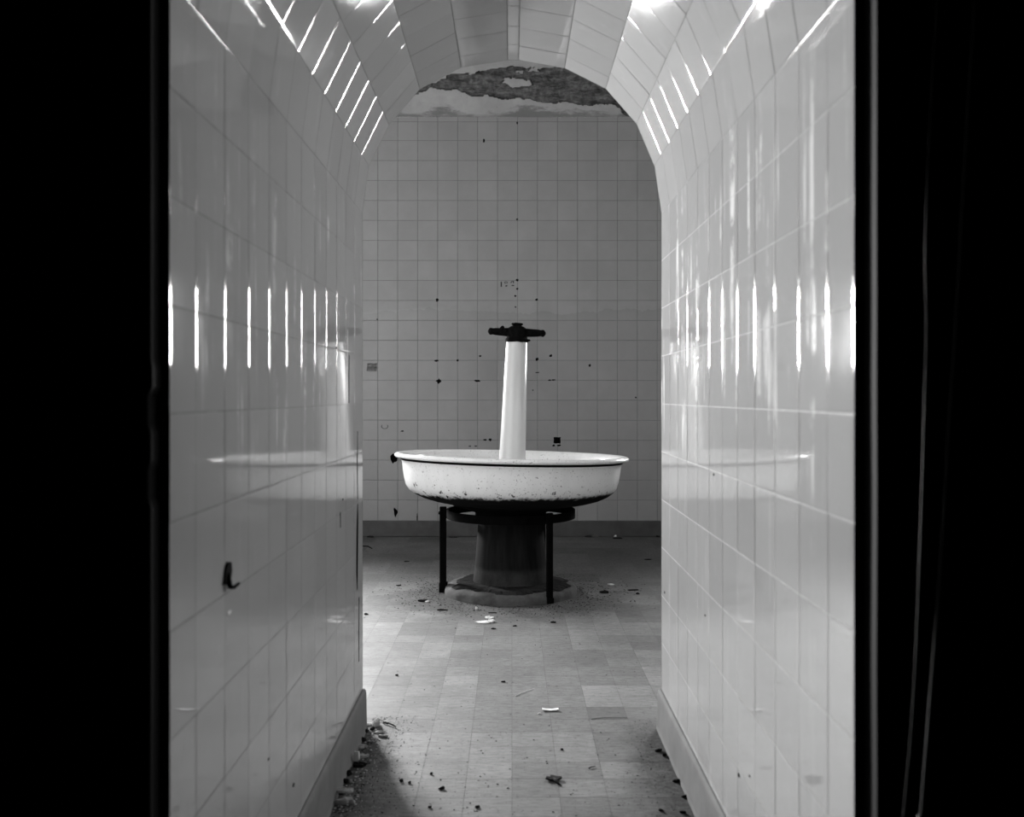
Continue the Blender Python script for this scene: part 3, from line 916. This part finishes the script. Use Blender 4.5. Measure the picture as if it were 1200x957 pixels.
G1 = 'rubble along the foot of the left passage wall'
piece('tile_shard', 'flat broken slab lying lowest of the two beside the left skirting nearest the camera', 'shard', 400, 941, 27, .42, .011, 'chip_mid', 8, G1)
piece('tile_shard', 'flat broken slab leaning on top of another slab beside the left skirting', 'shard', 403, 934, 24, .40, .010, 'chip_mid', -6, G1, tiltx=-8, lift=.012)
piece('plaster_lump', 'small grey lump just right of the two stacked slabs', 'lump', 412, 941, 7, .7, .008, 'chip_mid', 20, G1)
piece('plaster_lump', 'pale squarish plaster lump by the left skirting, lightest in the row of rubble', 'lump', 416, 891, 10, .8, .022, 'chip_pale', 25, G1)
piece('plaster_shard', 'thin pale sliver resting behind the pale lump by the left skirting', 'shard', 424, 887, 17, .35, .008, 'chip_mid', -25, G1, jag=.2)
piece('rubble_chunk', 'dark chunk just below the pale plaster lump by the left skirting', 'rubble', 421, 898, 16, .6, .014, 'chip_dark', 10, G1)
piece('rubble_chunk', 'dark crumbly chunk between the pale lump and the stacked slabs', 'rubble', 409, 908, 8, .7, .012, 'chip_dark', 40, G1)
piece('rubble_chunk', 'second dark chunk nearer the stacked slabs by the left skirting', 'rubble', 405, 917, 9, .7, .012, 'chip_dark', 0, G1)
piece('plaster_lump', 'little grey lump right beside the dark chunk near the stacked slabs', 'lump', 411, 916.5, 5, .7, .007, 'chip_mid', 0, G1)
piece('plaster_shard', 'grey flake by the left skirting, between the pale lump and the corner', 'shard', 423, 876.5, 12, .5, .008, 'chip_mid', 15, G1)
piece('rubble_chunk', 'dark chunk tight in the angle near the end of the left skirting', 'rubble', 427, 858, 8, .8, .014, 'chip_dark', 0, G1)
piece('plaster_lump', 'round white plaster lump on the floor at the far corner of the left wall', 'lump', 441, 850.5, 9, .8, .018, 'chip_pale', 0, G1)
piece('plaster_shard', 'pale flake left of the round white lump at the far left corner', 'shard', 433, 849, 8, .5, .006, 'chip_pale', 30, G1)
piece('plaster_shard', 'pale flake below the round white lump at the far left corner', 'shard', 444, 858.5, 11, .4, .005, 'chip_pale', 10, G1)
piece('plaster_shard', 'grey flake further right of the white lump at the far left corner', 'shard', 449, 863, 10, .5, .005, 'chip_mid', -10, G1)
piece('rubble_chunk', 'dark pebble touching the round white lump at the far left corner', 'rubble', 436, 855, 6, .8, .010, 'chip_dark', 0, G1)

def twig_obj(name, label, p0, p1, r, m_, bend=0.1, cat='twig', group=None):
    a, b = floor_at(*p0), floor_at(*p1)
    d = b - a; side_ = Vector((-d.y, d.x, 0)) * bend
    loc = a.copy(); a = Vector((0, 0, 0)); b = d
    pts = [a + Vector((0, 0, r)), a.lerp(b, .35) + side_ + Vector((0, 0, r * 1.6)), a.lerp(b, .7) + side_ * .6 + Vector((0, 0, r * 1.3)), b + Vector((0, 0, r))]
    bm = bmesh.new(); twig(bm, pts, [r, r * .95, r * .8, r * .5])
    o = obj(name, bm, m_, None, True); o.location = (loc.x, loc.y, 0.0008)
    return tag(o, label, cat, group)
twig_obj('twig', 'short dark twig right of the rubble at the far left corner', (450, 847.5), (464, 852.5), .0028, 'chip_dark', .05)
twig_obj('twig', 'long thin twig lying across the floor before the right corner', (693, 843), (735, 841), .0009, 'chip_dark', .06)
twig_obj('straw', 'pale straw lying on the floor in the middle of the passage mouth', (604, 816), (626, 807), .0011, 'chip_pale', .05, 'straw')
twig_obj('twig', 'dark twig on the floor at the far left beside the arch edge', (424, 640.5), (436, 643.5), .005, 'chip_dark', .12)
twig_obj('twig', 'tiny dark twig in front of the right skirting, above the dead leaf', (690, 901), (698, 898.5), .0016, 'chip_dark', .05)

# dead leaf with four lobes
p = floor_at(649, 913.5)
leaf = thing('dead_leaf', 'small dark shrivelled dead leaf lying on the floor in the foreground', 'leaf', (p.x, p.y, 0.001), (0, 0, R(4)))
def lobe(pts, z0, z1):
    bm = bmesh.new()
    n = len(pts)
    lo = [bm.verts.new((x, y, z0 + (z1 - z0) * abs(x) * 18)) for x, y in pts]
    hi = [bm.verts.new((x * .94, y * .94, z0 + .004 + (z1 - z0) * abs(x) * 18)) for x, y in pts]
    bm.faces.new(hi); bm.faces.new(lo[::-1])
    for i in range(n): bm.faces.new((lo[i], lo[(i + 1) % n], hi[(i + 1) % n], hi[i]))
    return bm
obj('leaf_blade', lobe([(-.024, -.004), (-.012, -.012), (-.002, -.009), (.010, -.012), (.022, -.004), (.023, .006), (.010, .010), (.002, .022), (-.007, .024), (-.006, .010), (-.020, .010)], .0005, .006), 'chip_dark', leaf)
bm = bmesh.new(); tube(bm, [(0, -.004, .004), (.004, -.022, .005), (.008, -.036, .003), (.015, -.048, .0015)], [.004, .0045, .003, .0015], 7)
obj('leaf_stalk', bm, 'chip_dark', leaf, True)

p = floor_at(645, 832.5)
bm = bmesh.new()
ring_ = [[(-.027 + .054 * k / 8, sg * (.009 + .0012 * math.sin(k * 2.1)), .0022 + .003 * abs(k / 4 - 1) ** 2) for k in range(9)] for sg in (-1, 1)]
vt = [[bm.verts.new((x, y, z + .0016)) for x, y, z in r_] for r_ in ring_]; vb = [[bm.verts.new((x, y, z - .0022)) for x, y, z in r_] for r_ in ring_]
for k in range(8):
    bm.faces.new((vt[0][k], vt[0][k + 1], vt[1][k + 1], vt[1][k])); bm.faces.new((vb[0][k], vb[1][k], vb[1][k + 1], vb[0][k + 1]))
    for q in (0, 1): bm.faces.new((vt[q][k], vb[q][k], vb[q][k + 1], vt[q][k + 1]))
for k in (0, 8): bm.faces.new((vt[0][k], vt[1][k], vb[1][k], vb[0][k]))
o = obj('card_strip', bm, 'chip_pale', bevel=.001); o.location = (p.x, p.y, .0006); o.rotation_euler = (0, 0, R(2))
tag(o, 'bright white strip lying flat on the floor in the middle of the passage mouth', 'strip')
piece('plaster_shard', 'tiny pale flake left of the bright white strip', 'shard', 632, 836.5, 5, .6, .003, 'chip_pale')
piece('rubble_chunk', 'dark piece added as gap shade under the upper slab by the left skirting', 'rubble', 396, 930, 16, .5, .009, 'chip_dark', 0, G1)  # added dark piece, blackens the shaded gap below the slab
piece('rubble_chunk', 'dark piece added as gap shade between two grey flakes by the left skirting', 'rubble', 424, 868, 10, .7, .012, 'chip_dark', 30, G1)  # added likewise, as a black gap among the flakes
G2 = 'white plaster flakes in front of the basin'
piece('plaster_flake', 'white flake, left and longest of the pale cluster in front of the plinth', 'flake', 566, 730, 16, .5, .007, 'chip_pale', -10, G2)
piece('plaster_flake', 'white flake, right-hand one of the pale cluster in front of the plinth', 'flake', 575, 729, 11, .6, .010, 'chip_pale', 30, G2)
piece('plaster_flake', 'white flake, furthest back of the pale cluster in front of the plinth', 'flake', 574, 724.5, 10, .6, .008, 'chip_pale', 0, G2)
piece('plaster_lump', 'tiny white lump on the floor between the pale flakes and the plinth', 'lump', 558.5, 714, 3.4, .9, .012, 'chip_pale')
piece('floor_scrap', 'dark flat scrap behind the pale flakes, close to the plinth', 'scrap', 577, 718, 10, .35, .004, 'chip_dark')
piece('floor_scrap', 'dark scrap just right of the pale flakes in front of the plinth', 'scrap', 578, 737, 6, .5, .006, 'chip_dark')
piece('rubble_chunk', 'dark leafy clump on the floor left of the plinth', 'rubble', 495, 704.5, 13, .6, .012, 'chip_dark', 10)
piece('plaster_flake', 'pale chip against the dark leafy clump left of the plinth', 'flake', 501, 705.5, 5, .6, .008, 'chip_pale', 0)
piece('floor_scrap', 'long dark scrap on the floor between the leafy clump and the pale flakes', 'scrap', 518, 714.8, 13, .3, .006, 'chip_dark', 10)
piece('rubble_chunk', 'dark pebble on the floor near the left passage wall edge', 'rubble', 429.3, 720, 5, .7, .008, 'chip_dark')
piece('floor_scrap', 'dark scrap on the floor left of the basin leg', 'scrap', 467, 686, 8, .5, .006, 'chip_dark', 30)
piece('rubble_chunk', 'dark pebble capped with a pale streak in front of the plinth on the right', 'rubble', 648.5, 729.5, 7, .6, .008, 'chip_dark')
piece('rubble_chunk', 'small dark pebble midway between the white flakes and the right-hand pebble', 'rubble', 603.5, 733.7, 5, .6, .006, 'chip_dark')
piece('rubble_chunk', 'dark chunk on the floor to the right of the plinth', 'rubble', 708, 694.5, 12, .5, .014, 'chip_dark', -10)
piece('plaster_flake', 'thin white chip on the floor to the right of the plinth', 'flake', 716.5, 685.3, 7, .5, .006, 'chip_pale')
piece('floor_scrap', 'row of dark crust on the floor far right of the plinth', 'scrap', 741, 691.5, 16, .35, .006, 'chip_dark', 5)
piece('rubble_chunk', 'dark pebble near the right passage edge, nearer than the dark crust', 'rubble', 747.3, 696, 5, .7, .008, 'chip_dark')
piece('plaster_lump', 'larger lump of fallen plaster at the foot of the back wall, right of the basin', 'lump', 697, 628.8, 9, .8, .018, 'concrete', 15)
piece('rubble_chunk', 'dark debris beside the larger plaster lump at the foot of the back wall', 'rubble', 689, 629, 10, .5, .014, 'chip_dark')
piece('plaster_shard', 'dark fallen flake on the floor near the back wall, right of the larger plaster lump', 'shard', 724, 631, 12, .4, .010, 'chip_dark', 0)
piece('plaster_lump', 'pale crumb behind the tilted flake at the foot of the back wall', 'lump', 720.5, 628.6, 5, .8, .014, 'chip_mid', 0)
piece('rubble_chunk', 'dark rubble at the foot of the back wall beside the right passage edge', 'rubble', 771, 629, 6, .7, .014, 'chip_dark')
piece('rubble_chunk', 'dark rubble at the foot of the back wall beside the left passage edge', 'rubble', 434, 629.4, 9, .6, .014, 'chip_dark')
piece('floor_scrap', 'dark flat scrap at the foot of the back wall behind the left basin leg', 'scrap', 530.5, 629.6, 11, .5, .006, 'chip_dark')
piece('floor_scrap', 'dark scrap on the floor midway from the back wall to the left basin leg', 'scrap', 476.5, 658, 8, .5, .005, 'chip_dark')
piece('floor_scrap', 'dark scrap on the far floor right of the basin, near the right passage edge', 'scrap', 759, 655.5, 8, .5, .006, 'chip_dark')
piece('rubble_chunk', 'dark pellet on the lit floor, right of the shadow of the left wall', 'rubble', 470.5, 915.5, 5, .9, .009, 'chip_dark')
piece('rubble_chunk', 'small dark pellet just right of the pellet near the left shadow', 'rubble', 480, 917.5, 4.2, .7, .007, 'chip_dark')
piece('rubble_chunk', 'dark flat crumb on the foreground floor, largest one left of centre', 'rubble', 518, 924.5, 8, .6, .007, 'chip_dark', 20)
piece('rubble_chunk', 'dark crumb at the edge of the left shadow close to the bottom of the picture', 'rubble', 504, 946, 6, .5, .006, 'chip_dark', 30)
piece('rubble_chunk', 'dark crumb at the bottom of the floor, right of the shadow-edge crumb', 'rubble', 559, 946, 7, .4, .006, 'chip_dark', 15)
piece('rubble_chunk', 'small round dark crumb above the largest foreground crumb', 'rubble', 505.5, 907, 3.5, .8, .006, 'chip_dark')
piece('rubble_chunk', 'small dark pebble on the open floor, in line below the basin column', 'rubble', 589.6, 799, 4.5, .7, .006, 'chip_dark')
piece('rubble_chunk', 'small dark pebble on the floor between the left wall and the passage centre', 'rubble', 464.8, 791.2, 3.6, .8, .006, 'chip_dark')
piece('rubble_chunk', 'dark bit lying between the dead leaf and the white strip', 'rubble', 658.5, 878.6, 4.5, .5, .005, 'chip_dark')
G3 = 'dark bits along the foot of the right passage wall'
piece('rubble_chunk', 'dark crumbly bit by the right skirting, nearest the far corner', 'rubble', 771.5, 880, 11, .5, .008, 'chip_dark', 20, G3)
piece('rubble_chunk', 'dark bit touching the right skirting, second in the row', 'rubble', 778.5, 885.5, 7, .6, .008, 'chip_dark', 40, G3)
piece('rubble_chunk', 'dark spiky bit halfway along the right skirting', 'rubble', 793, 916, 10, .6, .009, 'chip_dark', 15, G3)
piece('rubble_chunk', 'dark sliver against the right skirting near the bottom of the picture', 'rubble', 802, 934, 8, .4, .007, 'chip_dark', 25, G3)
piece('rubble_chunk', 'dark flat bit on the floor at the bottom right, last along the skirting', 'rubble', 800.5, 952.5, 9, .5, .007, 'chip_dark', -10, G3)
piece('rubble_chunk', 'dark bit on the shaded floor left of the last one along the right skirting', 'rubble', 775, 950, 7, .5, .006, 'chip_dark', -15, G3)

# grit that nobody could count: around the plinth, along both passage walls, thinly over the floor
def grit(name, label, mats, seed, count, spread):
    rr = random.Random(seed)
    bm = bmesh.new()
    for _ in range(count):
        got = spread(rr)
        if got is None: continue
        x, y, s = got
        a0 = rr.uniform(0, 6.28)
        h = s * rr.uniform(.25, .6)
        n = 5
        lo = [bm.verts.new((x + s * rr.uniform(.6, 1) * math.cos(a0 + 6.283 * i / n), y + s * rr.uniform(.6, 1) * math.sin(a0 + 6.283 * i / n), 0.0003)) for i in range(n)]
        c = bm.verts.new((x + rr.uniform(-.3, .3) * s, y + rr.uniform(-.3, .3) * s, h))
        for i in range(n): bm.faces.new((lo[i], lo[(i + 1) % n], c))
    o = obj(name, bm, mats)
    return tag(o, label, 'grit', kind='stuff')
def around(rr):
    a = rr.uniform(0, 6.283); d = 0.36 + abs(rr.gauss(0, 0.17))
    x, y = SX + d * 1.05 * math.cos(a), SY + d * math.sin(a)
    return x, y, rr.uniform(.0015, .006)
def leftside(rr):
    y = rr.uniform(2.4, 3.3); d = abs(rr.gauss(0, 0.09))
    return -HALF_L + .02 + d, y, rr.uniform(.0008, .0032) * (1.6 if d < .05 else 1)
def rightside(rr):
    y = rr.uniform(2.4, 3.25); d = abs(rr.gauss(0, 0.08))
    return HALF_R - .022 - d, y, rr.uniform(.0008, .0026)
def allover(rr):
    y = 2.4 + 5.0 * rr.random() ** 1.5
    w = 0.43 if y < 3.2 else 1.15
    x = rr.uniform(-w, w)
    if math.hypot(x - SX, y - SY) < .37: return None
    return x, y, rr.choice((.0015, .002, .002, .003, .004))
def dark_grit(rr):
    k = rr.random()
    return around(rr) if k < .45 else leftside(rr) if k < .65 else rightside(rr) if k < .77 else allover(rr)
grit('grit', 'dark grit and dust around the plinth, along the passage walls and over the tile floor', 'chip_dark', 1, 3600, dark_grit)
grit('grit', 'pale plaster crumbs along the foot of the left passage wall', 'chip_mid', 6, 480, leftside)

# layer of dirt on the plinth
bm = bmesh.new()
rows = []
for d, z in ((.17, .066), (.20, .065), (.25, .062), (.285, .0585), (.31, .048)):
    rows.append([])
    for i in range(140):
        a = 2 * math.pi * i / 140
        e = noise.noise(Vector((math.cos(a) * 3, math.sin(a) * 3, d * 5))) * .035 + noise.noise(Vector((math.cos(a) * 14, math.sin(a) * 14, d * 30))) * .014
        rows[-1].append(bm.verts.new(((d + e * (d - .17) / .12) * math.cos(a), (d + e * (d - .17) / .12) * math.sin(a), z + .003 * noise.noise(Vector((a * 20, d * 90, 2))))))
for a, b in zip(rows, rows[1:]):
    for i in range(140): bm.faces.new((a[i], a[(i + 1) % 140], b[(i + 1) % 140], b[i]))
o = obj('dirt', bm, 'chip_dark', basin); o['kind'] = 'stuff'; o['label'] = 'dark dirt lying on the plinth'

# ------------------------------------------------------------------ light: daylight through the two windows
def window_light(name, s, watts):
    l = bpy.data.lights.new(name, 'AREA')
    l.shape = 'RECTANGLE'; l.size = WX1 - WX0; l.size_y = WZ1 - WZ0
    l.energy = watts; l.spread = R(125)
    o = bpy.data.objects.new(name, l); C.objects.link(o)
    o.location = (s * (WX0 + WX1) / 2, YB + 0.46, (WZ0 + WZ1) / 2)
    o.rotation_euler = (R(-90), 0, 0)   # faces the room
    return o
window_light('daylight_left', -1, 1150)
window_light('daylight_right', 1, 230)
w = bpy.data.worlds.new('overcast_sky'); S.world = w; w.use_nodes = True
w.node_tree.nodes['Background'].inputs[0].default_value = (0.8, 0.8, 0.8, 1)
w.node_tree.nodes['Background'].inputs[1].default_value = 1.0

# ------------------------------------------------------------------ camera
cam = bpy.data.cameras.new('camera'); co = bpy.data.objects.new('camera', cam); C.objects.link(co)
co.location = (0, 0, EYE); co.rotation_euler = (R(90), 0, 0)
cam.sensor_width = 36; cam.lens = 36 * F / 1200
cam.shift_y = -(478.5 - HY) / 1200
cam.clip_start = 0.02
cam.dof.use_dof = True; cam.dof.focus_distance = 5.3; cam.dof.aperture_fstop = 4.6
S.camera = co

S.view_settings.view_transform = 'Standard'; S.view_settings.look = 'None'
S.view_settings.gamma = 1; S.view_settings.use_curve_mapping = False
S.view_settings.exposure = 0.08
S.cycles.use_denoising = True
S.cycles.max_bounces = 10; S.cycles.diffuse_bounces = 6; S.cycles.glossy_bounces = 6
S.cycles.sample_clamp_indirect = 20
S.cycles.caustics_reflective = False
